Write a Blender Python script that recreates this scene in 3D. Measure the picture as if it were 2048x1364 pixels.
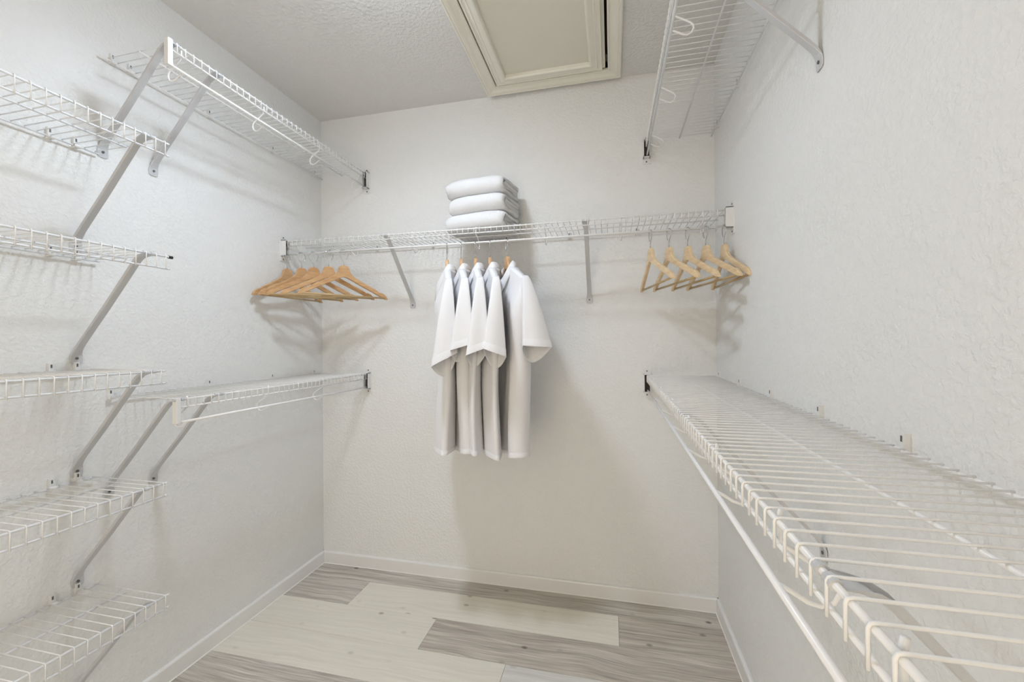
import bpy, bmesh, math, random
from mathutils import Vector, Matrix, noise
random.seed(7)
for o in list(bpy.data.objects):
    bpy.data.objects.remove(o)
scene = bpy.context.scene
col = scene.collection

# ------------------------------------------------------------------ room
W, D, H = 2.016, 2.034, 2.44          # left wall x=0, right wall x=W, back wall y=D
YF = -1.05                            # front wall (behind the camera)

# ------------------------------------------------------------------ camera
yaw, pitch, roll = 0.231774, 0.0023286, -0.0080240
CAM = Vector((1.56178, 0.0, 1.20763))
fw = Vector((-math.sin(yaw) * math.cos(pitch), math.cos(yaw) * math.cos(pitch), math.sin(pitch)))
r0 = Vector((math.cos(yaw), math.sin(yaw), 0))
u0 = r0.cross(fw)
rr = r0 * math.cos(roll) + u0 * math.sin(roll)
uu = -r0 * math.sin(roll) + u0 * math.cos(roll)
cd = bpy.data.cameras.new('camera')
cd.sensor_width = 36.0
cd.lens = 842.427 / 2048 * 36.0
cd.clip_start = 0.01
cam = bpy.data.objects.new('camera', cd)
col.objects.link(cam)
m = Matrix((rr, uu, -fw)).transposed().to_4x4()
m.translation = CAM
cam.matrix_world = m
scene.camera = cam

# ------------------------------------------------------------------ world (hall light behind the open doorway)
wd = bpy.data.worlds.new('world')
scene.world = wd
wd.use_nodes = True
wd.node_tree.nodes['Background'].inputs[0].default_value = (1.0, 0.865, 0.68, 1)
wd.node_tree.nodes['Background'].inputs[1].default_value = 1.4

LAMP_POS = (0.84, 1.06)
LAMP_COL = (0.77, 0.87, 1.0)
LAMP_STRENGTH = 96.0

# ------------------------------------------------------------------ exposure
vs = scene.view_settings
vs.view_transform = 'Standard'
vs.look = 'None'
vs.gamma = 1.0
vs.exposure = 1.14
vs.use_curve_mapping = False

# ================================================================== materials
def newmat(name):
    mt = bpy.data.materials.new(name)
    mt.use_nodes = True
    nt = mt.node_tree
    return mt, nt, nt.nodes['Principled BSDF']

def plain(name, c, rough=0.5, metal=0.0, spec=0.5):
    mt, nt, b = newmat(name)
    b.inputs['Base Color'].default_value = (*c, 1)
    b.inputs['Roughness'].default_value = rough
    b.inputs['Metallic'].default_value = metal
    b.inputs['Specular IOR Level'].default_value = spec
    return mt

def N(nt, t, **k):
    n = nt.nodes.new(t)
    for a, v in k.items():
        if a in n.inputs:
            n.inputs[a].default_value = v
        else:
            setattr(n, a, v)
    return n

def plaster(name, c, scale, strength, dist=0.004):
    mt, nt, b = newmat(name)
    b.inputs['Roughness'].default_value = 0.62
    b.inputs['Specular IOR Level'].default_value = 0.3
    tc = N(nt, 'ShaderNodeTexCoord')
    n1 = N(nt, 'ShaderNodeTexNoise'); n1.inputs['Scale'].default_value = scale; n1.inputs['Detail'].default_value = 3.0
    n1.inputs['Distortion'].default_value = 0.35
    n2 = N(nt, 'ShaderNodeTexNoise'); n2.inputs['Scale'].default_value = scale * 0.38; n2.inputs['Detail'].default_value = 2.0
    add = N(nt, 'ShaderNodeMath', operation='ADD')
    ramp = N(nt, 'ShaderNodeValToRGB')
    ramp.color_ramp.elements[0].position = 0.42; ramp.color_ramp.elements[1].position = 0.62
    bump = N(nt, 'ShaderNodeBump'); bump.inputs['Strength'].default_value = strength; bump.inputs['Distance'].default_value = dist
    nt.links.new(tc.outputs['Object'], n1.inputs['Vector']); nt.links.new(tc.outputs['Object'], n2.inputs['Vector'])
    nt.links.new(n1.outputs['Fac'], ramp.inputs['Fac'])
    nt.links.new(ramp.outputs['Color'], add.inputs[0]); nt.links.new(n2.outputs['Fac'], add.inputs[1])
    nt.links.new(add.outputs[0], bump.inputs['Height'])
    nt.links.new(bump.outputs['Normal'], b.inputs['Normal'])
    mx = N(nt, 'ShaderNodeMixRGB'); mx.inputs[1].default_value = (*c, 1)
    mx.inputs[2].default_value = (c[0] * 0.97, c[1] * 0.97, c[2] * 0.965, 1)
    nt.links.new(n2.outputs['Fac'], mx.inputs[0]); nt.links.new(mx.outputs[0], b.inputs['Base Color'])
    return mt

def plank_mat(name, c_lo, c_hi, grain, knots):
    mt, nt, b = newmat(name)
    b.inputs['Roughness'].default_value = 0.42
    b.inputs['Specular IOR Level'].default_value = 0.35
    tc = N(nt, 'ShaderNodeTexCoord'); oi = N(nt, 'ShaderNodeObjectInfo')
    off = N(nt, 'ShaderNodeVectorMath', operation='MULTIPLY'); off.inputs[1].default_value = (9.0, 4.0, 3.0)
    comb = N(nt, 'ShaderNodeCombineXYZ')
    for i in range(3):
        nt.links.new(oi.outputs['Random'], comb.inputs[i])
    nt.links.new(comb.outputs[0], off.inputs[0])
    add = N(nt, 'ShaderNodeVectorMath', operation='ADD')
    nt.links.new(tc.outputs['Object'], add.inputs[0]); nt.links.new(off.outputs[0], add.inputs[1])
    # warp so that the grain meanders round knots
    wn = N(nt, 'ShaderNodeTexNoise'); wn.inputs['Scale'].default_value = 3.2; wn.inputs['Detail'].default_value = 1.5
    nt.links.new(add.outputs[0], wn.inputs['Vector'])
    wsc = N(nt, 'ShaderNodeVectorMath', operation='SCALE'); wsc.inputs['Scale'].default_value = 0.055
    nt.links.new(wn.outputs['Color'], wsc.inputs[0])
    wadd = N(nt, 'ShaderNodeVectorMath', operation='ADD')
    nt.links.new(add.outputs[0], wadd.inputs[0]); nt.links.new(wsc.outputs[0], wadd.inputs[1])
    st = N(nt, 'ShaderNodeVectorMath', operation='MULTIPLY'); st.inputs[1].default_value = (0.7, 17.0, 1.0)
    nt.links.new(wadd.outputs[0], st.inputs[0])
    g1 = N(nt, 'ShaderNodeTexNoise'); g1.inputs['Scale'].default_value = 3.0; g1.inputs['Detail'].default_value = 6.0
    g1.inputs['Roughness'].default_value = 0.62
    nt.links.new(st.outputs[0], g1.inputs['Vector'])
    st2 = N(nt, 'ShaderNodeVectorMath', operation='MULTIPLY'); st2.inputs[1].default_value = (1.6, 75.0, 1.0)
    nt.links.new(wadd.outputs[0], st2.inputs[0])
    g2 = N(nt, 'ShaderNodeTexNoise'); g2.inputs['Scale'].default_value = 4.0; g2.inputs['Detail'].default_value = 4.0
    nt.links.new(st2.outputs[0], g2.inputs['Vector'])
    mixg = N(nt, 'ShaderNodeMixRGB'); mixg.inputs[0].default_value = 0.45
    nt.links.new(g1.outputs['Fac'], mixg.inputs[1]); nt.links.new(g2.outputs['Fac'], mixg.inputs[2])
    ramp = N(nt, 'ShaderNodeValToRGB')
    e = ramp.color_ramp.elements
    e[0].position = 0.5 - grain; e[0].color = (*c_lo, 1)
    e[1].position = 0.5 + grain; e[1].color = (*c_hi, 1)
    nt.links.new(mixg.outputs[0], ramp.inputs['Fac'])
    # knots
    kst = N(nt, 'ShaderNodeVectorMath', operation='MULTIPLY'); kst.inputs[1].default_value = (4.6, 7.0, 0.0)
    nt.links.new(add.outputs[0], kst.inputs[0])
    vo = N(nt, 'ShaderNodeTexVoronoi'); vo.inputs['Scale'].default_value = 1.0; vo.voronoi_dimensions = '2D'
    nt.links.new(kst.outputs[0], vo.inputs['Vector'])
    kr = N(nt, 'ShaderNodeValToRGB')
    kr.color_ramp.elements[0].position = 0.03; kr.color_ramp.elements[0].color = (knots, knots, knots, 1)
    kr.color_ramp.elements[1].position = 0.075; kr.color_ramp.elements[1].color = (0, 0, 0, 1)
    nt.links.new(vo.outputs['Distance'], kr.inputs['Fac'])
    mk = N(nt, 'ShaderNodeMixRGB'); mk.inputs[2].default_value = (c_lo[0] * 0.38, c_lo[1] * 0.36, c_lo[2] * 0.35, 1)
    kw = N(nt, 'ShaderNodeMath', operation='MULTIPLY')
    sep = N(nt, 'ShaderNodeSeparateColor'); nt.links.new(vo.outputs['Color'], sep.inputs[0])
    kp = N(nt, 'ShaderNodeMath', operation='POWER'); kp.inputs[1].default_value = 2.6
    nt.links.new(sep.outputs[0], kp.inputs[0])
    nt.links.new(kr.outputs['Color'], kw.inputs[0]); nt.links.new(kp.outputs[0], kw.inputs[1])
    nt.links.new(kw.outputs[0], mk.inputs[0]); nt.links.new(ramp.outputs['Color'], mk.inputs[1])
    nt.links.new(mk.outputs[0], b.inputs['Base Color'])
    bump = N(nt, 'ShaderNodeBump'); bump.inputs['Strength'].default_value = 0.12; bump.inputs['Distance'].default_value = 0.002
    nt.links.new(mixg.outputs[0], bump.inputs['Height']); nt.links.new(bump.outputs['Normal'], b.inputs['Normal'])
    return mt

def hanger_wood(name, c_lo, c_hi):
    mt, nt, b = newmat(name)
    b.inputs['Roughness'].default_value = 0.4
    tc = N(nt, 'ShaderNodeTexCoord'); oi = N(nt, 'ShaderNodeObjectInfo')
    mp = N(nt, 'ShaderNodeVectorMath', operation='MULTIPLY'); mp.inputs[1].default_value = (12.0, 40.0, 60.0)
    nt.links.new(tc.outputs['Object'], mp.inputs[0])
    n1 = N(nt, 'ShaderNodeTexNoise'); n1.inputs['Scale'].default_value = 1.6; n1.inputs['Detail'].default_value = 4.0
    n1.noise_dimensions = '4D'
    nt.links.new(mp.outputs[0], n1.inputs['Vector'])
    ml = N(nt, 'ShaderNodeMath', operation='MULTIPLY'); ml.inputs[1].default_value = 50.0
    nt.links.new(oi.outputs['Random'], ml.inputs[0]); nt.links.new(ml.outputs[0], n1.inputs['W'])
    ramp = N(nt, 'ShaderNodeValToRGB')
    ramp.color_ramp.elements[0].position = 0.3; ramp.color_ramp.elements[0].color = (*c_lo, 1)
    ramp.color_ramp.elements[1].position = 0.7; ramp.color_ramp.elements[1].color = (*c_hi, 1)
    nt.links.new(n1.outputs['Fac'], ramp.inputs['Fac']); nt.links.new(ramp.outputs[0], b.inputs['Base Color'])
    return mt

def cloth(name, c, scale, strength, sheen=0.2):
    mt, nt, b = newmat(name)
    b.inputs['Base Color'].default_value = (*c, 1)
    b.inputs['Roughness'].default_value = 0.9
    b.inputs['Specular IOR Level'].default_value = 0.1
    b.inputs['Sheen Weight'].default_value = sheen
    tc = N(nt, 'ShaderNodeTexCoord')
    n1 = N(nt, 'ShaderNodeTexNoise'); n1.inputs['Scale'].default_value = scale; n1.inputs['Detail'].default_value = 3.0
    bump = N(nt, 'ShaderNodeBump'); bump.inputs['Strength'].default_value = strength; bump.inputs['Distance'].default_value = 0.003
    nt.links.new(tc.outputs['Object'], n1.inputs['Vector']); nt.links.new(n1.outputs['Fac'], bump.inputs['Height'])
    nt.links.new(bump.outputs['Normal'], b.inputs['Normal'])
    return mt

M = {}
M['wall'] = plaster('wall_paint', (0.815, 0.82, 0.815), 85, 0.28)
M['ceil'] = plaster('ceiling_paint', (0.77, 0.765, 0.75), 75, 0.40)
M['base'] = plain('trim_paint', (0.82, 0.82, 0.81), 0.3)
M['caulk'] = plain('caulk', (0.86, 0.85, 0.82), 0.5)
M['cream'] = plain('cream_trim_paint', (0.82, 0.80, 0.71), 0.35)
M['panel'] = plain('cream_panel_paint', (0.75, 0.72, 0.63), 0.4)
M['wire'] = plain('white_vinyl_wire', (0.87, 0.87, 0.875), 0.32)
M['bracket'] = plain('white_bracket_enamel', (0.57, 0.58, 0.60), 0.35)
M['plastic'] = plain('white_plastic', (0.78, 0.78, 0.775), 0.35)
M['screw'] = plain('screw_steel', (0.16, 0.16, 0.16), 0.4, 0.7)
M['dark'] = plain('painted_recess_shade', (0.055, 0.042, 0.032), 0.8)  # shade painted as a dark colour, for bracket hollows and the hatch gap
M['black'] = plain('black_cap', (0.012, 0.012, 0.012), 0.5)
M['steel'] = plain('hook_steel', (0.55, 0.56, 0.58), 0.22, 1.0)
M['wood_l'] = hanger_wood('hanger_wood_amber', (0.50, 0.285, 0.13), (0.66, 0.42, 0.22))
M['wood_r'] = hanger_wood('hanger_wood_pale', (0.68, 0.49, 0.28), (0.82, 0.65, 0.43))
M['bar'] = hanger_wood('dowel_wood', (0.42, 0.29, 0.14), (0.56, 0.41, 0.22))
M['shirt'] = cloth('white_cotton', (0.78, 0.775, 0.79), 260, 0.06)
M['towel'] = cloth('white_terry', (0.80, 0.80, 0.81), 420, 0.75, 0.4)
M['p_light'] = plank_mat('plank_whitewash', (0.70, 0.66, 0.57), (0.84, 0.805, 0.72), 0.18, 1.0)
M['p_grey'] = plank_mat('plank_grey', (0.32, 0.29, 0.25), (0.74, 0.70, 0.63), 0.14, 0.9)
M['p_brown'] = plank_mat('plank_brown_grey', (0.31, 0.27, 0.23), (0.71, 0.65, 0.575), 0.14, 0.9)
M['p_pale'] = plank_mat('plank_pale_grey', (0.58, 0.565, 0.53), (0.78, 0.765, 0.725), 0.16, 0.6)

# ================================================================== helpers
def obj(name, me, mat=None, parent=None, loc=None, rz=None):
    o = bpy.data.objects.new(name, me)
    col.objects.link(o)
    if mat is not None and me is not None and len(me.materials) == 0:
        me.materials.append(mat)
    if parent is not None:
        o.parent = parent
    if loc is not None:
        o.location = loc
    if rz is not None:
        o.rotation_euler = (0, 0, rz)
    return o

def tag(o, label=None, cat=None, group=None, kind=None):
    if label: o['label'] = label
    if cat: o['category'] = cat
    if group: o['group'] = group
    if kind: o['kind'] = kind
    return o

def thing(name, loc, rz, label, cat, group=None):
    o = bpy.data.objects.new(name, None)
    o.empty_display_size = 0.05
    col.objects.link(o)
    o.location = loc
    o.rotation_euler = (0, 0, rz)
    return tag(o, label, cat, group)

def mesh(name, bm, smooth=False):
    me = bpy.data.meshes.new(name)
    bmesh.ops.recalc_face_normals(bm, faces=bm.faces)
    bm.to_mesh(me)
    bm.free()
    if smooth:
        for p in me.polygons:
            p.use_smooth = True
    return me

def add_box(bm, x0, x1, y0, y1, z0, z1):
    v = [bm.verts.new(p) for p in ((x0, y0, z0), (x1, y0, z0), (x1, y1, z0), (x0, y1, z0),
                                   (x0, y0, z1), (x1, y0, z1), (x1, y1, z1), (x0, y1, z1))]
    fs = []
    for q in ((0, 3, 2, 1), (4, 5, 6, 7), (0, 1, 5, 4), (1, 2, 6, 5), (2, 3, 7, 6), (3, 0, 4, 7)):
        fs.append(bm.faces.new([v[i] for i in q]))
    return v, fs

def bevel_box(name, x0, x1, y0, y1, z0, z1, b, seg=2):
    bm = bmesh.new()
    add_box(bm, x0, x1, y0, y1, z0, z1)
    bmesh.ops.bevel(bm, geom=list(bm.edges), offset=b, segments=seg, affect='EDGES', profile=0.5)
    return mesh(name, bm)

def add_tube(bm, pts, r, n=8, caps=True, up=Vector((0, 0, 1))):
    pts = [Vector(p) for p in pts]
    rings = []
    prev = None
    for i, p in enumerate(pts):
        if i == 0: t = pts[1] - pts[0]
        elif i == len(pts) - 1: t = pts[-1] - pts[-2]
        else: t = (pts[i + 1] - p).normalized() + (p - pts[i - 1]).normalized()
        t.normalize()
        if prev is None:
            a = up if abs(t.dot(up)) < 0.9 else Vector((1, 0, 0))
            s = t.cross(a).normalized()
        else:
            s = (prev - t * prev.dot(t)).normalized()
        prev = s
        w = t.cross(s)
        rad = r[i] if isinstance(r, (list, tuple)) else r
        rings.append([bm.verts.new(p + (s * math.cos(2 * math.pi * k / n) + w * math.sin(2 * math.pi * k / n)) * rad) for k in range(n)])
    for a, b in zip(rings, rings[1:]):
        for k in range(n):
            bm.faces.new((a[k], a[(k + 1) % n], b[(k + 1) % n], b[k]))
    if caps:
        bm.faces.new(rings[0][::-1]); bm.faces.new(rings[-1])
    return rings

def tube(name, pts, r, n=8, smooth=True):
    bm = bmesh.new()
    add_tube(bm, pts, r, n)
    return mesh(name, bm, smooth)

def arc(cx, cy, r, a0, a1, n):
    return [(cx + r * math.cos(math.radians(a0 + (a1 - a0) * i / n)), cy + r * math.sin(math.radians(a0 + (a1 - a0) * i / n))) for i in range(n + 1)]

# ================================================================== structure
def struct(name, me, mat):
    o = obj(name, me, mat)
    o['kind'] = 'structure'
    return o

T = 0.10
# hatch opening in the ceiling
HX0, HX1, HY0, HY1 = 1.034, 1.556, 1.16, 1.945
bm = bmesh.new(); add_box(bm, -T, 0, YF - T, D + T, -0.02, H + T); struct('wall_left', mesh('wall_left', bm), M['wall'])
bm = bmesh.new(); add_box(bm, W, W + T, YF - T, D + T, -0.02, H + T); struct('wall_right', mesh('wall_right', bm), M['wall'])
bm = bmesh.new(); add_box(bm, 0, W, D, D + T, -0.02, H + T); struct('wall_back', mesh('wall_back', bm), M['wall'])
bm = bmesh.new()
DX0, DX1, DZ = 0.45, 1.55, 2.03
add_box(bm, 0, DX0, YF - T, YF, -0.02, H + T); add_box(bm, DX1, W, YF - T, YF, -0.02, H + T); add_box(bm, DX0, DX1, YF - T, YF, DZ, H + T)
struct('wall_front', mesh('wall_front', bm), M['wall'])
bm = bmesh.new()
add_box(bm, 0, HX0, YF, D, H, H + T); add_box(bm, HX1, W, YF, D, H, H + T)
add_box(bm, HX0, HX1, YF, HY0, H, H + T); add_box(bm, HX0, HX1, HY1, D, H, H + T)
struct('ceiling', mesh('ceiling', bm), M['ceil'])

# floor: slab and planks
bm = bmesh.new(); add_box(bm, 0, W, YF, D, -0.06, -0.0085)
floor = struct('floor', mesh('floor_slab', bm), plain('floor_seam', (0.10, 0.085, 0.07), 0.8))
rows = [1.910, 1.722, 1.532, 1.346, 1.158, 0.970, 0.782, 0.594, 0.406, 0.218, 0.030, -0.158, -0.346, -0.534, -0.722, -0.910, YF]
spec = {0: [(0.0, W, 'p_grey')],
        1: [(0.0, 0.363, 'p_grey'), (0.363, 1.582, 'p_light'), (1.582, W, 'p_brown')],
        2: [(0.0, 0.808, 'p_light'), (0.808, W, 'p_brown')],
        3: [(0.0, 1.166, 'p_light'), (1.166, W, 'p_pale')],
        4: [(0.0, 0.93, 'p_grey'), (0.93, W, 'p_light')]}
rnd = random.Random(3)
top = D
for i, yb in enumerate(rows):
    segs = spec.get(i)
    if segs is None:
        c = rnd.uniform(0.4, 1.5); ks = ['p_light', 'p_grey', 'p_brown', 'p_pale']
        a, b = rnd.sample(ks, 2)
        segs = [(0.0, c, a), (c, W, b)]
    for x0, x1, k in segs:
        g = 0.0005
        bm = bmesh.new()
        v, fs = add_box(bm, x0 + g, x1 - g, yb + g, top - g, -0.0085, 0.0)
        ed = [e for e in bm.edges if all(abs(q.co.z) < 1e-6 for q in e.verts)]
        bmesh.ops.bevel(bm, geom=ed, offset=0.0007, segments=1, affect='EDGES')
        cx, cy = (x0 + x1) / 2, (yb + top) / 2
        for q in bm.verts: q.co.x -= cx; q.co.y -= cy
        obj('plank', mesh('plank', bm), M[k], floor, (cx, cy, 0))
    top = yb

# baseboards with a caulk bead along the floor
BT, BH = 0.012, 0.063
def baseboard(name, L, loc, rz):
    # local: x along the wall, y out from wall
    prof = [(0.0, 0.0), (BT, 0.0), (BT, BH - 0.006), (BT - 0.002, BH - 0.002), (BT - 0.006, BH), (0.0, BH)]
    bm = bmesh.new()
    a = [bm.verts.new((0, y, z)) for y, z in prof]; b = [bm.verts.new((L, y, z)) for y, z in prof]
    n = len(prof)
    for k in range(n): bm.faces.new((a[k], a[(k + 1) % n], b[(k + 1) % n], b[k]))
    bm.faces.new(a[::-1]); bm.faces.new(b)
    o = struct(name, mesh(name, bm), M['base']); o.location = loc; o.rotation_euler = (0, 0, rz)
    bm = bmesh.new()
    pr = [(BT - 0.001, 0.0), (BT + 0.0028, 0.0), (BT + 0.0018, 0.0016), (BT - 0.001, 0.0032)]
    a = [bm.verts.new((0, y, z)) for y, z in pr]; b = [bm.verts.new((L, y, z)) for y, z in pr]
    for k in range(4): bm.faces.new((a[k], a[(k + 1) % 4], b[(k + 1) % 4], b[k]))
    obj('caulk_bead', mesh('caulk_bead', bm), M['caulk'], o)
baseboard('baseboard_back', W, (W, D, 0), math.pi)
baseboard('baseboard_left', D - YF, (0, D, 0), -math.pi / 2)
baseboard('baseboard_right', D - YF, (W, YF, 0), math.pi / 2)

# ================================================================== ceiling lamp (above the frame)
lamp = thing('ceiling_light', (LAMP_POS[0], LAMP_POS[1], H), 0, 'round white flush dome light on the ceiling beside the attic hatch', 'ceiling light')
bm = bmesh.new()
def lathe(bm, prof, n=32):
    rings = []
    for r, z in prof:
        if r < 1e-6: rings.append([bm.verts.new((0, 0, z))])
        else: rings.append([bm.verts.new((r * math.cos(2 * math.pi * k / n), r * math.sin(2 * math.pi * k / n), z)) for k in range(n)])
    for a, b in zip(rings, rings[1:]):
        for k in range(n):
            if len(a) == 1 and len(b) == 1: continue
            if len(a) == 1: bm.faces.new((a[0], b[k], b[(k + 1) % n]))
            elif len(b) == 1: bm.faces.new((a[k], b[0], a[(k + 1) % n]))
            else: bm.faces.new((a[k], b[k], b[(k + 1) % n], a[(k + 1) % n]))
lathe(bm, [(0, 0), (0.088, 0), (0.09, -0.004), (0.09, -0.020), (0.084, -0.025), (0, -0.025)])
obj('base_ring', mesh('base_ring', bm, False), M['bracket'], lamp)
def lamp_mat(name, k):
    mt, nt, b = newmat(name)
    b.inputs['Base Color'].default_value = (0.9, 0.9, 0.9, 1)
    b.inputs['Emission Color'].default_value = (*LAMP_COL, 1)
    b.inputs['Emission Strength'].default_value = LAMP_STRENGTH * k
    return mt
bm = bmesh.new()
lathe(bm, [(0.084, -0.022), (0.084, -0.066), (0.082, -0.068), (0.080, -0.066), (0.080, -0.030)])
obj('added_glow_rim', mesh('added_glow_rim', bm, True), lamp_mat('lamp_rim_glow', 0.20), lamp)  # added rim: weak glow for the ceiling, screens upper walls from the lens
bm = bmesh.new()
lathe(bm, [(0.080, -0.030), (0.05, -0.0325), (0, -0.034)])
obj('glass_lens', mesh('glass_lens', bm, True), lamp_mat('lamp_lens_glass', 1.0), lamp)

# ================================================================== attic hatch
hatch = thing('attic_hatch', ((HX0 + HX1) / 2, (HY0 + HY1) / 2, H), 0, 'cream painted attic access hatch with moulded casing in the ceiling', 'hatch')
def mitre_frame(name, x0, x1, y0, y1, prof, sign, mat, parent, z=0.0):
    # prof: (offset from rectangle edge, drop below z); sign +1 grows outward, -1 inward
    cx, cy = (HX0 + HX1) / 2, (HY0 + HY1) / 2
    cs = [(x0, y0, -1, -1), (x1, y0, 1, -1), (x1, y1, 1, 1), (x0, y1, -1, 1)]
    for k in range(4):
        A, B = cs[k], cs[(k + 1) % 4]
        bm = bmesh.new()
        g = 0.0004
        dx, dy = (1, 0) if k in (0, 2) else (0, 1)
        ra = [bm.verts.new((A[0] + sign * A[2] * d - cx, A[1] + sign * A[3] * d - cy, z - h)) for d, h in prof]
        rb = [bm.verts.new((B[0] + sign * B[2] * d - cx, B[1] + sign * B[3] * d - cy, z - h)) for d, h in prof]
        n = len(prof)
        for i in range(n): bm.faces.new((ra[i], ra[(i + 1) % n], rb[(i + 1) % n], rb[i]))
        bm.faces.new(ra[::-1]); bm.faces.new(rb)
        obj(name, mesh(name, bm), mat, parent)
cas = [(0.0, -0.03), (0.0, 0.009), (0.003, 0.0125), (0.007, 0.0125), (0.009, 0.010), (0.016, 0.0105), (0.025, 0.013), (0.033, 0.0175),
       (0.041, 0.0195), (0.047, 0.0185), (0.049, 0.0205), (0.055, 0.020), (0.058, 0.016), (0.059, 0.0)]
mitre_frame('casing_rail', HX0, HX1, HY0, HY1, cas, 1, M['cream'], hatch)
PX0, PX1, PY0, PY1 = HX0 + 0.003, HX1 - 0.011, HY0 + 0.006, HY1 - 0.009
cx, cy = (HX0 + HX1) / 2, (HY0 + HY1) / 2
bm = bmesh.new(); add_box(bm, PX0 - cx, PX1 - cx, PY0 - cy, PY1 - cy, -0.004, 0.014)
door = obj('door_panel', mesh('door_panel', bm), M['panel'], hatch)
ins = [(0.0, 0.0), (0.0, 0.012), (0.003, 0.0155), (0.008, 0.0155), (0.010, 0.0135), (0.018, 0.0145), (0.024, 0.018), (0.028, 0.0165), (0.036, 0.019),
       (0.047, 0.022), (0.052, 0.0215), (0.056, 0.016), (0.058, 0.0)]
mitre_frame('panel_moulding', PX0 + 0.004, PX1 - 0.012, PY0 + 0.002, PY1 - 0.001, ins, -1, M['cream'], door)
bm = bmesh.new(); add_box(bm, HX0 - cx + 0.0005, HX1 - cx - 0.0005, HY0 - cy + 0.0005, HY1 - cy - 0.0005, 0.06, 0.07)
obj('hatch_shade_board', mesh('hatch_shade_board', bm), M['dark'], hatch)  # added dark board, paints the darkness of the shaft behind the gap

# ================================================================== wire shelves
# local frame of a shelf: x along its length, y out from the wall, z up, deck at z = 0
FR, BR, CR, HR = 0.0029, 0.0027, 0.0014, 0.0038
DEP = 0.285
MESH = {}
def wire_mesh(lip):
    key = ('wire', lip)
    if key not in MESH:
        yb = DEP + FR + CR
        pts = [(0, 0.0115, 0.0)] + [(0, DEP, 0.0)] + [(0, yb - 0.0012, -0.0006), (0, yb, -0.0035), (0, yb, -lip - 0.004)]
        MESH[key] = tube('cross_wire', pts, CR, 6)
    return MESH[key]

def clip_mesh():
    if 'clip' not in MESH:
        bm = bmesh.new()
        v, f = add_box(bm, -0.0055, 0.0055, 0.0, 0.0095, -0.010, 0.023)
        add_tube(bm, [(-0.0075, 0.012, -0.0041), (0.0075, 0.012, -0.0041)], 0.0052, 10)
        MESH['clip'] = mesh('wall_clip', bm)
        bm = bmesh.new(); add_box(bm, -0.0020, 0.0020, 0.009, 0.0101, 0.009, 0.0185)  # dark plate painting the shade of the clip's open slot
        MESH['clip_slot_shade'] = mesh('screw', bm)
    return MESH['clip'], MESH['clip_slot_shade']

def hook_mesh(rod):
    key = ('hook', rod)
    if key not in MESH:
        s = rod / 0.072
        pts = [(0, 0.2790, 0.0035), (0, 0.2800, -0.004), (0, 0.2800, -0.028), (0, 0.276, -0.034), (0, 0.255, -0.048), (0, 0.236, -0.0605),
               (0, 0.2295, -0.068), (0, 0.2285, -0.078), (0, 0.234, -0.0885), (0, 0.245, -0.0935), (0, 0.256, -0.0905), (0, 0.268, -0.0825), (0, 0.2805, -0.0755)]
        pts = [(a, b, c * s if c < -0.03 else c) for a, b, c in pts]
        MESH[key] = tube('rod_hook', pts, 0.0026, 8)
    return MESH[key]

def bracket_mesh():
    if 'brk' in MESH: return MESH['brk'], MESH['brkscrew']
    # path (y,z), half width, flange depth (flanges point to the inner corner side)
    path = [((0.2875, -0.0058), 0.0150, 0.001), ((0.2780, -0.0085), 0.0155, 0.0016), ((0.268, -0.0105), 0.0130, 0.003), ((0.257, -0.0150), 0.0105, 0.0055), ((0.246, -0.0240), 0.0095, 0.0075),
            ((0.236, -0.0350), 0.0095, 0.0075), ((0.125, -0.158), 0.0095, 0.0075), ((0.030, -0.2590), 0.0095, 0.0075), ((0.015, -0.2760), 0.0105, 0.0065), ((0.0070, -0.2880), 0.0125, 0.004),
            ((0.0040, -0.2950), 0.0150, 0.0026), ((0.0032, -0.3060), 0.0160, 0.0024), ((0.0030, -0.3160), 0.0150, 0.0022), ((0.0030, -0.3200), 0.0100, 0.0020)]
    bm = bmesh.new()
    th = 0.0014
    n = len(path)
    rings = []
    for i, ((y, z), hw, fl) in enumerate(path):
        a = Vector(path[max(0, i - 1)][0]); b = Vector(path[min(n - 1, i + 1)][0])
        t = (b - a).normalized()
        nn = Vector((-abs(t.y), abs(t.x))) if True else None
        nn = Vector((t.y, -t.x))
        if nn.x > 0: nn = -nn           # towards the wall
        P = Vector((y, z))
        o_ = lambda x, d: bm.verts.new((x, P.x + nn.x * d, P.y + nn.y * d))
        rings.append([o_(-hw, fl), o_(-hw, 0.0012), o_(-hw + 0.0012, 0), o_(hw - 0.0012, 0), o_(hw, 0.0012), o_(hw, fl), o_(hw - th, fl), o_(hw - th, th), o_(-hw + th, th), o_(-hw + th, fl)])
    for a, b in zip(rings, rings[1:]):
        k = len(a)
        for i in range(k): bm.faces.new((a[i], a[(i + 1) % k], b[(i + 1) % k], b[i]))
    bm.faces.new(rings[0][::-1]); bm.faces.new(rings[-1])
    # saddle tabs that grip the front rod
    for s in (-1, 1):
        add_tube(bm, [(s * 0.0045, DEP, -CR - FR), (s * 0.0165, DEP, -CR - FR)], 0.0050, 10)
    MESH['brk'] = mesh('support_bracket', bm)
    bm = bmesh.new(); add_tube(bm, [(0, 0.0025, -0.303), (0, 0.0056, -0.303)], 0.0038, 10)
    MESH['brkscrew'] = mesh('screw', bm)
    return MESH['brk'], MESH['brkscrew']

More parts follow.
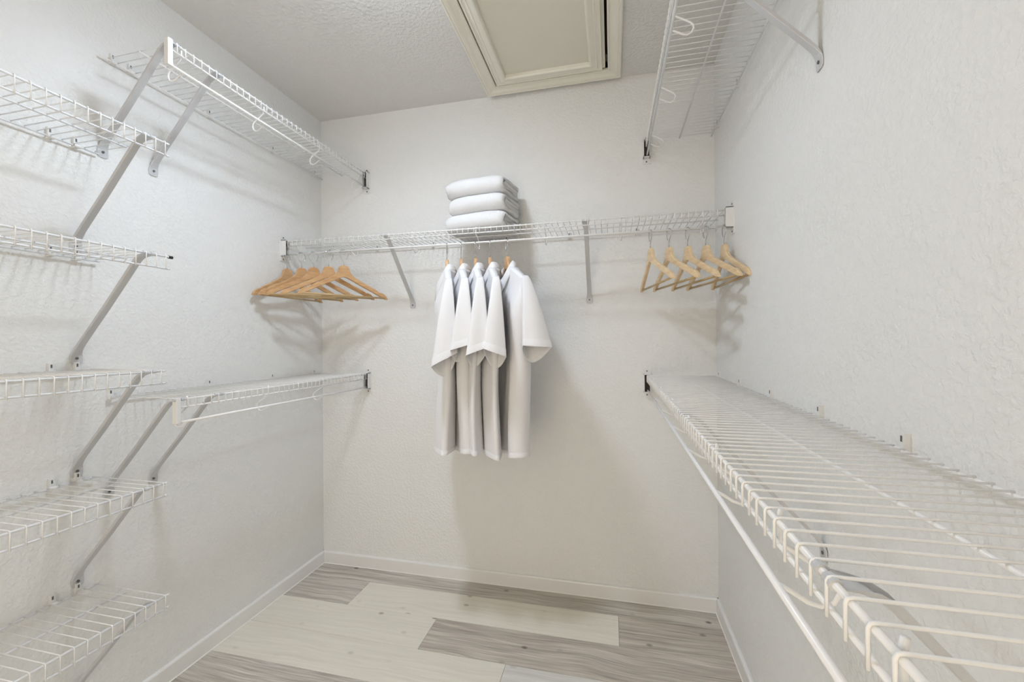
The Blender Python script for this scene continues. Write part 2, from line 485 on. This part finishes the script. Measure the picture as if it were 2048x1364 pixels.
def endbox_mesh(rod):
    # end bracket at local x = 0 against a wall at x <= 0, open towards +x
    key = ('end', rod)
    if key not in MESH:
        bm = bmesh.new()
        y0, y1, z0, z1, L = 0.272, 0.301, -rod - 0.009, 0.004, 0.030
        t = 0.0028
        add_box(bm, 0, 0.004, y0 - 0.005, y1 + 0.003, z0 - 0.022, z1 + 0.022)   # wall flange
        add_box(bm, 0.004, L, y1 - t, y1, z0, z1)
        add_box(bm, 0.004, L, y0, y0 + t, z0, z1 - 0.010)
        add_box(bm, 0.004, L, y0, y1, z1 - t, z1)
        add_box(bm, 0.004, L, y0, y1, z0, z0 + t)
        MESH[key] = mesh('end_bracket', bm)
        bm = bmesh.new(); add_box(bm, 0.0042, 0.012, y0 + t, y1 - t, z0 + t, z1 - t)  # dark filler painting the shade inside the hollow white bracket
        MESH[('sock', rod)] = mesh('socket_shade', bm)
        bm = bmesh.new(); ym = (y0 + y1) / 2
        add_tube(bm, [(0.0035, ym, z1 + 0.013), (0.0062, ym, z1 + 0.013)], 0.0034, 10)
        MESH[('es1', rod)] = mesh('screw', bm)
        bm = bmesh.new(); add_tube(bm, [(0.0035, ym, z0 - 0.013), (0.0062, ym, z0 - 0.013)], 0.0034, 10)
        MESH[('es2', rod)] = mesh('screw', bm)
    return MESH[key], MESH[('sock', rod)], MESH[('es1', rod)], MESH[('es2', rod)]

def wire_shelf(loc, rz, L, label, wires, lip=0.028, rod=None, hooks=(), brackets=(), clips=(), end0='cap', end1='cap', group=None, blacktip=None, mid=True, mirror=False):
    """end0 at x=0, end1 at x=L: 'wall' boxed bracket, 'free' plastic end cap plate, 'open' bare rods"""
    t = thing('wire_shelf', loc, rz, label, 'shelf', group)
    x0 = 0.010 if end0 == 'wall' else 0.0
    x1 = L - 0.010 if end1 == 'wall' else L
    zr = -CR - FR
    e = 0.012
    obj('front_rod', tube('front_rod', [(x0, DEP, zr), (x1, DEP, zr)], FR, 10), M['wire'], t)
    obj('lip_rod', tube('lip_rod', [(x0, DEP + 0.0003, -lip), (x1, DEP + 0.0003, -lip)], 0.0026, 10), M['wire'], t)
    obj('back_rod', tube('back_rod', [(0.004, 0.0125, zr), (L - 0.004, 0.0125, zr)], BR, 10), M['wire'], t)
    obj('middle_rod', tube('middle_rod', [(0.02, 0.147, zr), (L - 0.02, 0.147, zr)], BR, 10), M['wire'], t)
    wm = wire_mesh(lip)
    for x in wires:
        obj('cross_wire', wm, M['wire'], t, (x, 0, 0))
    if rod:
        obj('hang_rod', tube('hang_rod', [(x0 + 0.003, DEP, -rod), (x1 - 0.003 if end1 != 'open' else L, DEP, -rod)], HR, 12), M['wire'], t)
        hm = hook_mesh(rod)
        for x in hooks: obj('rod_hook', hm, M['wire'], t, (x, 0, 0))
    bmh, bs = bracket_mesh()
    for x in brackets:
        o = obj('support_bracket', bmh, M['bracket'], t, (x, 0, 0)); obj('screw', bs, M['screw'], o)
    cm, cs = clip_mesh()
    for x in clips:
        o = obj('wall_clip', cm, M['plastic'], t, (x, 0, 0)); obj('screw', cs, M['screw'], o)  # clip child is the painted dark slot
    for x, kind, s in ((0.0, end0, 1), (L, end1, -1)):
        if kind == 'wall':
            a, b, c, d = endbox_mesh(rod)
            o = obj('end_bracket', a, M['plastic'], t, (x, 0, 0)); o.scale = (s, 1, 1)
            obj('socket_shade', b, M['dark'], o); obj('screw', c, M['screw'], o); obj('screw', d, M['screw'], o)
        elif kind == 'free':
            bx = bevel_box('end_cap', -0.002, 0.013, DEP - 0.011, DEP + 0.006, -rod - 0.004, 0.002, 0.002)
            o = obj('end_cap', bx, M['plastic'], t, (x, 0, 0)); o.scale = (s, 1, 1)
        elif kind == 'tips':
            for yy_, zz_, rr_ in ((DEP, zr, 0.0034), (DEP, -lip, 0.0032)):
                p0, p1 = x - s * 0.001, x + s * 0.006
                tm = tube('tip', [(x - s * 0.001, yy_, zz_), (x + s * 0.004, yy_, zz_), (x + s * 0.007, yy_, zz_)], [rr_ * 0.6, rr_, rr_], 8)
                o = obj('end_tip', tm, M['wire'], t)
            if blacktip:
                tm = tube('tip', [(x - s * 0.010, DEP, zr), (x - s * 0.008, DEP, zr), (x + s * 0.004, DEP, zr)], [0.002, 0.0044, 0.0044], 10)
                tag(obj('end_tip', tm, M['black'], t), 'black rubber rod tip')
    return t

def span(a, b, step):
    r = []
    x = a
    while x <= b + 1e-6:
        r.append(x); x += step
    return r

R90 = math.pi / 2
# --- left wall, local x = D - y (rotation -90)
def Ll(ys): return [D - y for y in ys]
wire_shelf((0, D, 2.1205), -R90, D - 0.982, 'upper white wire shelf on the left wall, just below the ceiling', span(0.030, D - 0.984, 0.0262), rod=0.0755,
           hooks=Ll([1.977, 1.660, 1.345, 1.028]), brackets=Ll([1.150, 0.998]), clips=Ll([1.972, 1.681, 1.357, 1.075, 1.023]), end0='wall', end1='free')
wire_shelf((0, D, 1.045), -R90, D - 1.000, 'lower white wire shelf on the left wall, ending at a white end cap', span(0.030, D - 1.002, 0.0262), rod=0.073,
           hooks=Ll([1.990, 1.672, 1.358, 1.040]), brackets=Ll([1.143, 1.010]), clips=Ll([1.954, 1.669, 1.350, 1.012]), end0='wall', end1='free')
# --- right wall, local x = y - Y0 (rotation +90)
Y0R = -0.40
RU = wire_shelf((W, Y0R, 2.123), R90, D - Y0R, 'upper white wire shelf on the right wall, seen from below beside the hatch', span(0.02, D - Y0R - 0.025, 0.0268), rod=0.069,
           hooks=[y - Y0R for y in (1.890, 1.545, 1.215, 0.89, 0.57, 0.25, -0.06)], brackets=[y - Y0R for y in (1.061, 0.45, -0.16)],
           clips=[y - Y0R for y in (1.942, 1.652, 1.335, 1.03, 0.73, 0.43, 0.13)], end0='free', end1='wall')
RL_ = wire_shelf((W, Y0R, 1.0215), R90, D - Y0R, 'long lower white wire shelf on the right wall, closest to the camera', span(0.006, D - Y0R - 0.022, 0.0260), rod=0.070, lip=0.026,
           hooks=[y - Y0R for y in (1.79, 1.523, 1.250, 0.997, 0.741, 0.478, 0.292, 0.0)], brackets=[y - Y0R for y in (1.060, 0.372, -0.20)],
           clips=[y - Y0R for y in (1.954, 1.660, 1.358, 1.066, 0.789, 0.49, 0.19)], end0='free', end1='wall')
RU.scale = (1, 1.014, 1)
RL_.scale = (1, 1.035, 1)
RL_.rotation_euler = (0, -0.0125, R90)      # the long shelf dips slightly towards the front
# --- back wall, local x = W - x (rotation 180)
BZ = 1.708
wire_shelf((W, D, BZ), math.pi, W, 'white wire shelf across the back wall holding towels and hangers', span(0.030, W - 0.03, 0.0257), rod=0.066, lip=0.024,
           hooks=[W - x for x in (0.071, 0.376, 0.686, 0.990, 1.294, 1.604, 1.912)], brackets=[W - x for x in (0.549, 1.462)],
           clips=[W - x for x in (0.06, 0.348, 0.67, 1.06, 1.37, 1.678, 1.96)], end0='wall', end1='wall')
# --- shoe shelves on the left wall
names = ['topmost of the five short wire shelves on the left wall', 'second short wire shelf from the top on the left wall, with a black rod tip',
         'middle one of the five short wire shelves on the left wall', 'fourth short wire shelf from the top on the left wall',
         'lowest short wire shelf on the left wall, just above the floor']
YS0 = 0.08
for k, (zd, ye) in enumerate([(1.807, 0.985), (1.472, 0.985), (1.135, 0.970), (0.806, 0.974), (0.476, 0.978)]):
    Ls = ye - YS0
    w = [x for x in span(0.0135, Ls - 0.02, 0.0268)]
    wire_shelf((0, ye, zd), -R90, Ls, names[k], w, lip=0.040, brackets=[ye - 0.928, ye - 0.32], clips=[ye - 0.926, ye - 0.866, ye - 0.5, ye - 0.2], end0='tips', end1='tips',
               group='short wire shelves stacked on the left wall', blacktip=(k == 1))

# ================================================================== hangers
HT = [(0.0, 0.0), (0.011, -0.0008), (0.0185, -0.004), (0.0235, -0.0115), (0.0265, -0.022), (0.031, -0.033), (0.039, -0.043), (0.052, -0.0535), (0.075, -0.0665),
      (0.105, -0.0815), (0.135, -0.096), (0.158, -0.108), (0.1665, -0.1140), (0.1695, -0.1185), (0.174, -0.1170), (0.182, -0.1185), (0.193, -0.1245), (0.203, -0.134), (0.2095, -0.145)]
HB = [(0.2095, -0.1505), (0.200, -0.1500), (0.185, -0.1430), (0.160, -0.1305), (0.130, -0.1155), (0.095, -0.0985), (0.060, -0.081), (0.030, -0.0655), (0.012, -0.0570), (0.0, -0.0545)]
def top_at(u):
    u = abs(u)
    for (a, za), (b, zb) in zip(HT, HT[1:]):
        if a <= u <= b: return za + (zb - za) * (u - a) / (b - a)
    return HT[-1][1]
BOW = 0.10
def hanger_meshes():
    bm = bmesh.new()
    th = 0.0065
    # matched columns top/bottom
    us = sorted(set([u for u, z in HT] + [u for u, z in HB]))
    def interp(tab, u):
        tab = sorted(tab)
        for (a, za), (b, zb) in zip(tab, tab[1:]):
            if a <= u <= b and b > a: return za + (zb - za) * (u - a) / (b - a)
        return tab[-1][1]
    cols = []
    full = [-u for u in us[::-1] if u > 0] + us
    for u in full:
        zt, zb = interp(HT, abs(u)), interp(HB, abs(u))
        off = -BOW * math.sqrt(u * u + 0.0004) + BOW * 0.02
        c = 0.0022
        pts = [(off - th + c, zt), (off + th - c, zt), (off + th, zt - c), (off + th, zb + c), (off + th - c, zb), (off - th + c, zb), (off - th, zb + c), (off - th, zt - c)]
        cols.append([bm.verts.new((u, v, z)) for v, z in pts])
    for a, b in zip(cols, cols[1:]):
        for i in range(8): bm.faces.new((a[i], a[(i + 1) % 8], b[(i + 1) % 8], b[i]))
    bm.faces.new(cols[0][::-1]); bm.faces.new(cols[-1])
    body = mesh('body', bm)
    vo = -BOW * 0.2
    bar = tube('trouser_bar', [(-0.203, vo, -0.143), (0.203, vo, -0.143)], 0.0045, 10)
    pts = [(0, 0, -0.006), (0, 0, 0.016), (-0.002, 0, 0.021), (-0.017, 0, 0.041), (-0.0205, 0, 0.050)]
    pts += [(-0.0005 + 0.0205 * math.cos(math.radians(a)), 0, 0.0535 + 0.0205 * math.sin(math.radians(a))) for a in range(170, -31, -20)]
    pts += [(0.0150, 0, 0.036), (0.0120, 0, 0.0315)]
    hook = tube('hook', pts, [0.00175] * (len(pts) - 1) + [0.0022], 8)
    return body, bar, hook
HBODY, HBAR, HHOOK = hanger_meshes()
HBODY2 = HBODY.copy()
RODZ = BZ - 0.066
HOOK_TOP = 0.0535 + 0.0205 - 0.00175          # inner top of the hook above the neck
NECKZ = RODZ + HR - HOOK_TOP
RODY = D - DEP
def hanger(x, ang, pale, label, group, flip=False):
    # ang: direction of the hanger's axis (degrees from +x)
    t = thing('wooden_hanger', (x, RODY, NECKZ), math.radians(ang + (180 if flip else 0)), label, 'hanger', group)
    obj('body', HBODY2 if pale else HBODY, M['wood_r'] if pale else M['wood_l'], t)
    obj('trouser_bar', HBAR, M['bar'], t)
    obj('hook', HHOOK, M['steel'], t)
    return t
ordn = ['first', 'second', 'third', 'fourth', 'fifth']
LH = [(0.024, 86), (0.107, 70), (0.174, 57), (0.256, 50), (0.338, 57)]
LL = ['amber wooden hanger touching the left wall, at the left end of the back rod', 'amber wooden hanger second from the left wall on the back rod',
      'middle one of the five bare amber hangers at the left of the back rod', 'amber wooden hanger second from the right in the left bare group',
      'amber wooden hanger turned widest to view, rightmost of the left bare group']
for (x, a), l in zip(LH, LL): hanger(x, a, False, l, 'bare hangers at the left end of the back rod')
RH = [(1.715, -79), (1.784, -75), (1.853, -77), (1.918, -76), (1.983, -86)]
RL = ['pale wooden hanger leftmost of the bare group at the right of the back rod', 'pale wooden hanger second from the left in the right bare group',
      'middle one of the five bare pale hangers at the right of the back rod', 'pale wooden hanger second from the right wall on the back rod',
      'pale wooden hanger closest to the right wall, under the end bracket']
for (x, a), l in zip(RH, RL): hanger(x, a, True, l, 'bare hangers at the right end of the back rod', True)

# ================================================================== shirts
def smooth(a, b, x):
    t = max(0.0, min(1.0, (x - a) / (b - a)))
    return t * t * (3 - 2 * t)

def shirt(x, ang, label, bh, wl, sw, seed, hem, fs=1.0, flare=0.0, sh=0.0, skew=0.0, hemz=0.0):
    """local: u (x) along the hanger with the camera end at -u, v (y) = front of the shirt at +v; z from the hanger neck"""
    t = thing('shirt', (x, RODY, NECKZ), math.radians(ang), label, 'shirt', 'white shirts hung on the back rod')
    rg = random.Random(seed)
    ph = [rg.uniform(0, 6.28) for _ in range(8)]
    A = 0.206
    nu, ns = 44, 44
    bm = bmesh.new()
    def vmid(u): return -BOW * math.sqrt(u * u + 0.0004) + BOW * 0.02
    def pt(u, s, side):
        q = abs(u) / A
        ztop = top_at(min(abs(u), 0.205)) + 0.009
        neck = smooth(0.072, 0.056, abs(u))
        ztop = ztop * (1 - neck) + neck * (-0.135 if side > 0 else -0.062)
        ztop = min(ztop, -0.050)
        zb = -hem - 0.012 * math.cos(u * 9 + ph[0]) - 0.02 * (u / A) * wl
        z = ztop + (zb - ztop) * s
        drop = ztop - z
        open_ = smooth(0.0, 0.16, drop)
        edge = max(0.0, 1 - q ** 7) ** 0.5
        b0 = 0.0125 + 0.026 * neck
        th = (b0 * (1 - open_) + bh * open_) * edge
        th *= 1 + 0.22 * math.sin(u * 31 + ph[1] + drop * 2) * open_ + 0.12 * math.sin(u * 58 + ph[2] - drop * 3) * open_
        a = 1.0 + 0.05 * smooth(0.1, 0.7, drop) * math.sin(ph[3])
        v = vmid(u) * (1 - 0.5 * open_) + side * th + 0.010 * fs * open_ * math.sin(u * 16 + ph[4] + drop * 1.7) + 0.012 * open_ * math.sin(drop * 4.5 + ph[5]) * smooth(0.1, 0.5, drop)
        return (u * a, v, z)
    grid = {}
    for side in (1, -1):
        for i in range(nu + 1):
            # denser near the edges
            c = -math.cos(math.pi * i / nu)
            u = A * (0.6 * c + 0.4 * (2 * i / nu - 1))
            for j in range(ns + 1):
                s = (j / ns) ** 1.15
                if side == -1 and i in (0, nu):
                    grid[(side, i, j)] = grid[(1, i, j)]
                else:
                    grid[(side, i, j)] = bm.verts.new(pt(u, s, side))
    for side in (1, -1):
        for i in range(nu):
            for j in range(ns):
                q = [grid[(side, i, j)], grid[(side, i + 1, j)], grid[(side, i + 1, j + 1)], grid[(side, i, j + 1)]]
                bm.faces.new(q if side == 1 else q[::-1])
    # shoulder seam
    for i in range(nu):
        a, b, c, d = grid[(1, i, 0)], grid[(1, i + 1, 0)], grid[(-1, i + 1, 0)], grid[(-1, i, 0)]
        if abs(a.co.x) > 0.060 and abs(b.co.x) > 0.060:
            f = [q for n_, q in enumerate((a, b, c, d)) if q not in (a, b, c, d)[:n_]]
            if len(f) >= 3:
                try: bm.faces.new(f)
                except ValueError: pass
    body = obj('body', mesh('shirt_body', bm, True), M['shirt'], t)
    md = body.modifiers.new('thickness', 'SOLIDIFY'); md.thickness = 0.0012; md.offset = 0
    # bottom hem band
    bm = bmesh.new()
    ringA, ringB, ringC = [], [], []
    for side in (1, -1):
        rng = range(nu + 1) if side == 1 else range(nu - 1, 0, -1)
        for i in rng:
            c = -math.cos(math.pi * i / nu); u = A * (0.6 * c + 0.4 * (2 * i / nu - 1))
            p1 = Vector(pt(u, 0.972, side)); p2 = Vector(pt(u, 1.0, side))
            cen = Vector((0, p1.y - side * 0.02, 0)); out = Vector((u / A * 0.0011, side * 0.0011, 0))
            ringA.append(bm.verts.new(p1 + out * 0.2)); ringB.append(bm.verts.new(p1 + out + Vector((0, 0, -0.001)))); ringC.append(bm.verts.new(p2 + out))
    n = len(ringA)
    for i in range(n):
        j = (i + 1) % n
        bm.faces.new((ringA[i], ringA[j], ringB[j], ringB[i])); bm.faces.new((ringB[i], ringB[j], ringC[j], ringC[i]))
    obj('bottom_hem', mesh('bottom_hem', bm, True), M['shirt'], body)
    # sleeves
    for sd in (-1, 1):
        bm = bmesh.new()
        n, k = 28, 22
        dl = rg.uniform(-0.015, 0.012)
        near = sd == -1
        if near: dl = hemz
        uT0, zT0, uT1, zT1 = 0.203, -0.112, 0.268 + flare, -0.380 + dl
        tw = rg.uniform(-0.3, 0.3)
        sk = skew if near else rg.uniform(-0.02, 0.02)
        def sp(s, th, grow=0.0):
            w = 0.0105 + (sw - 0.0105) * (s ** 0.8) + grow
            ct, st = math.cos(th), math.sin(th)
            uT = uT0 + (uT1 - uT0) * s + 0.012 * math.sin(math.pi * min(1.0, s ** 0.6))
            zT = zT0 + (zT1 - zT0) * s + sk * st * s * s
            v = w * math.copysign(abs(st) ** 0.95, st)
            if ct >= 0:                              # outer panel, nearly flat
                u = uT + (0.004 + 0.010 * s) * ct + grow + 0.004 * s * math.sin(3 * st + ph[6])
                z = zT
            else:                                    # inner panel, sagging to a point
                c = abs(ct)
                u = uT - (0.052 + 0.018 * s) * c ** 0.7
                z = zT - (0.165 + (0.062 - 0.165) * s) * c ** 1.15
                v = v * (1 - 0.25 * c) + 0.010 * s * c * math.sin(ph[7])
            vv = vmid(0.2) * (1 - 0.6 * s) + v + tw * 0.03 * s * ct + (sh if near else 0.0) * s
            return Vector((sd * u, vv, z))
        rings = []
        for j in range(k + 1):
            s = j / k
            rings.append([bm.verts.new(sp(s, 2 * math.pi * i / n)) for i in range(n)])
        for a, b in zip(rings, rings[1:]):
            for i in range(n): bm.faces.new((a[i], a[(i + 1) % n], b[(i + 1) % n], b[i]))
        bm.faces.new(rings[0])
        sl = obj('sleeve', mesh('sleeve', bm, True), M['shirt'], t)
        md = sl.modifiers.new('thickness', 'SOLIDIFY'); md.thickness = 0.0012; md.offset = 0
        bm = bmesh.new()
        r1 = [bm.verts.new(sp(0.905, 2 * math.pi * i / n, 0.0004)) for i in range(n)]
        r2 = [bm.verts.new(sp(0.912, 2 * math.pi * i / n, 0.0014)) for i in range(n)]
        r3 = [bm.verts.new(sp(1.003, 2 * math.pi * i / n, 0.0014)) for i in range(n)]
        for a, b in ((r1, r2), (r2, r3)):
            for i in range(n): bm.faces.new((a[i], a[(i + 1) % n], b[(i + 1) % n], b[i]))
        obj('sleeve_hem', mesh('sleeve_hem', bm, True), M['shirt'], sl)
    # collar: stand and folded leaf, open at the front
    bm = bmesh.new()
    n = 40
    rows_ = []
    for i in range(n + 1):
        f = -1 + 2 * i / n                      # -1..1 from one front point round the back to the other
        ang_ = math.radians(152) * f
        ru, rv = 0.055, 0.032
        u = ru * math.sin(ang_); v = -rv * math.cos(ang_) * (1.0 if abs(f) < 0.55 else 1.15) + 0.004
        af = abs(f)
        ztop = -0.028 - 0.080 * smooth(0.42, 1.0, af)
        zin = ztop - 0.038
        fall = 0.038 + 0.040 * smooth(0.5, 1.0, af)
        out = Vector((math.sin(ang_), -math.cos(ang_), 0))
        o1 = 0.003 + 0.001 * math.sin(9 * f + ph[0])
        o2 = 0.016 + 0.008 * math.exp(-((af - 0.52) / 0.18) ** 2) + 0.003 * math.sin(5 * f + ph[1])
        P = Vector((u, v, 0))
        rows_.append([bm.verts.new(P + Vector((0, 0, zin))), bm.verts.new(P + out * 0.001 + Vector((0, 0, (zin + ztop) / 2))), bm.verts.new(P + out * 0.0015 + Vector((0, 0, ztop - 0.003))),
                      bm.verts.new(P + out * (o1 + 0.001) + Vector((0, 0, ztop))), bm.verts.new(P + out * (o1 + 0.006) + Vector((0, 0, ztop - 0.006))),
                      bm.verts.new(P + out * (o1 + o2 * 0.7) + Vector((0, 0, ztop - fall * 0.55))), bm.verts.new(P + out * (o1 + o2) + Vector((0, 0, ztop - fall)))])
    for a, b in zip(rows_, rows_[1:]):
        for i in range(len(a) - 1): bm.faces.new((a[i], a[i + 1], b[i + 1], b[i]))
    c = obj('collar', mesh('collar', bm, True), M['shirt'], t)
    md = c.modifiers.new('thickness', 'SOLIDIFY'); md.thickness = 0.0016; md.offset = 0
    return t

# axis direction of each hanger: camera end swung towards +x
SH = [(0.856, 109, 0.034, 0.048, 0.81, 11), (0.922, 109, 0.026, 0.043, 0.815, 22), (0.988, 108, 0.022, 0.043, 0.812, 33), (1.053, 108, 0.026, 0.042, 0.815, 44), (1.129, 119, 0.038, 0.056, 0.812, 55)]
SL = ['leftmost of the five white short-sleeved collared shirts on the back rod', 'second white short-sleeved shirt from the left on the back rod',
      'middle one of the five white short-sleeved shirts under the towels', 'fourth white short-sleeved shirt from the left on the back rod',
      'rightmost white short-sleeved shirt, its sleeve spread out towards the bare wall']
HL = ['wooden hanger inside the leftmost white shirt', 'wooden hanger inside the second white shirt from the left', 'wooden hanger inside the middle white shirt',
      'wooden hanger inside the fourth white shirt from the left', 'wooden hanger inside the rightmost white shirt']
for k, (x, a, bh, sw, hem, sd) in enumerate(SH):
    hanger(x, a, False, HL[k], 'hangers carrying the white shirts')
    shirt(x, a, SL[k], bh, 0.3, sw, sd, hem, flare=(0.02 if k == 4 else 0.0), sh=(0.006, 0.0, 0, 0, -0.03)[k], skew=(-0.026, -0.014, -0.016, 0.016, 0.004)[k], hemz=(-0.052, 0.0, -0.018, -0.024, -0.002)[k])

# ================================================================== towels
def towel(z0, hgt, wid, dep, dx, dy, rz, seed, label):
    t = bpy.data.objects.new('x', None); bpy.data.objects.remove(t)
    rg = random.Random(seed)
    bm = bmesh.new()
    lay = hgt / 4.0
    # nested folds: outer wrap and inner wrap, profile in (y,z), y=0 front
    def ushape(off, thick, dp, back):
        h = hgt - 2 * off
        r_out = h / 2
        outer = [(dp, off)] + [(r_out + off, off)]
        outer += [(off + r_out - r_out * math.sin(math.pi * i / 10), off + r_out - r_out * math.cos(math.pi * i / 10)) for i in range(1, 10)]
        outer += [(r_out + off, off + h), (dp, off + h)]
        ri = r_out - thick
        inner = [(dp, off + h - thick), (r_out + off, off + h - thick)]
        inner += [(off + r_out - ri * math.sin(math.pi * i / 10), off + r_out + ri * math.cos(math.pi * i / 10)) for i in range(1, 10)]
        inner += [(r_out + off, off + thick), (dp, off + thick)]
        return outer + inner
    nx = 26
    for off, thick, dp in ((0.0, lay * 1.02, dep), (lay * 1.06, lay * 0.92, dep - 0.006)):
        prof = ushape(off, thick, dp, 0)
        # refine the long sides
        fine = []
        for a, b in zip(prof, prof[1:] + prof[:1]):
            L = math.hypot(b[0] - a[0], b[1] - a[1]); k = max(1, int(L / 0.02))
            for i in range(k): fine.append((a[0] + (b[0] - a[0]) * i / k, a[1] + (b[1] - a[1]) * i / k))
        n = len(fine)
        cyy = dp / 2; czz = hgt / 2
        rings = []
        inset = [0.011, 0.0045, 0.0012]
        for i in range(nx + 1):
            f = i / nx
            xx = (f - 0.5) * wid
            e = min(i, nx - i)
            k = inset[e] if e < 3 else 0.0
            ring = []
            for (y, z) in fine:
                # shrink the section at the very ends for a soft edge
                p = Vector((xx, y, z))
                nv = noise.noise(Vector((xx * 9 + seed * 3.1, y * 9, z * 9)))
                nw = noise.noise(Vector((xx * 22 + seed, y * 22 + 5, z * 22)))
                sag = 0.010 * (2 * f - 1) ** 2
                zz = czz + (z - czz) * (1 - k * 10)
                yy = y + k + 0.006 * nv + 0.010 * math.sin(math.pi * f) * -0.5 * (1 - y / dep)
                ex = 0.013 * noise.noise(Vector((y * 14 + seed, z * 40, 3.0))) * (1 if f > 0.5 else -1) * (abs(2 * f - 1) ** 4)
                ring.append(bm.verts.new((xx + ex, yy, max(0.0005, zz * (1 - 0.10 * (2 * f - 1) ** 4) + 0.0055 * nv * (z / hgt) + 0.0015 * nw * (z / hgt)))))
            rings.append(ring)
        for a, b in zip(rings, rings[1:]):
            for i in range(n): bm.faces.new((a[i], a[(i + 1) % n], b[(i + 1) % n], b[i]))
        bm.faces.new(rings[0][::-1]); bm.faces.new(rings[-1])
    me = mesh('towel', bm, True)
    o = obj('folded_towel', me, M['towel'], None, (dx, dy, z0), rz)
    tag(o, label, 'towel', 'folded towels stacked on the back shelf')
    return o
TZ = BZ + CR + 0.0005
towel(TZ, 0.086, 0.290, 0.192, 0.962, 1.788, math.radians(-9), 1, 'bottom folded white towel, lying on the wire shelf')
towel(TZ + 0.0845, 0.082, 0.276, 0.190, 0.968, 1.792, math.radians(-10), 2, 'middle folded white towel in the stack of three')
towel(TZ + 0.1655, 0.078, 0.284, 0.188, 0.962, 1.794, math.radians(-8), 3, 'topmost folded white towel of the stack')
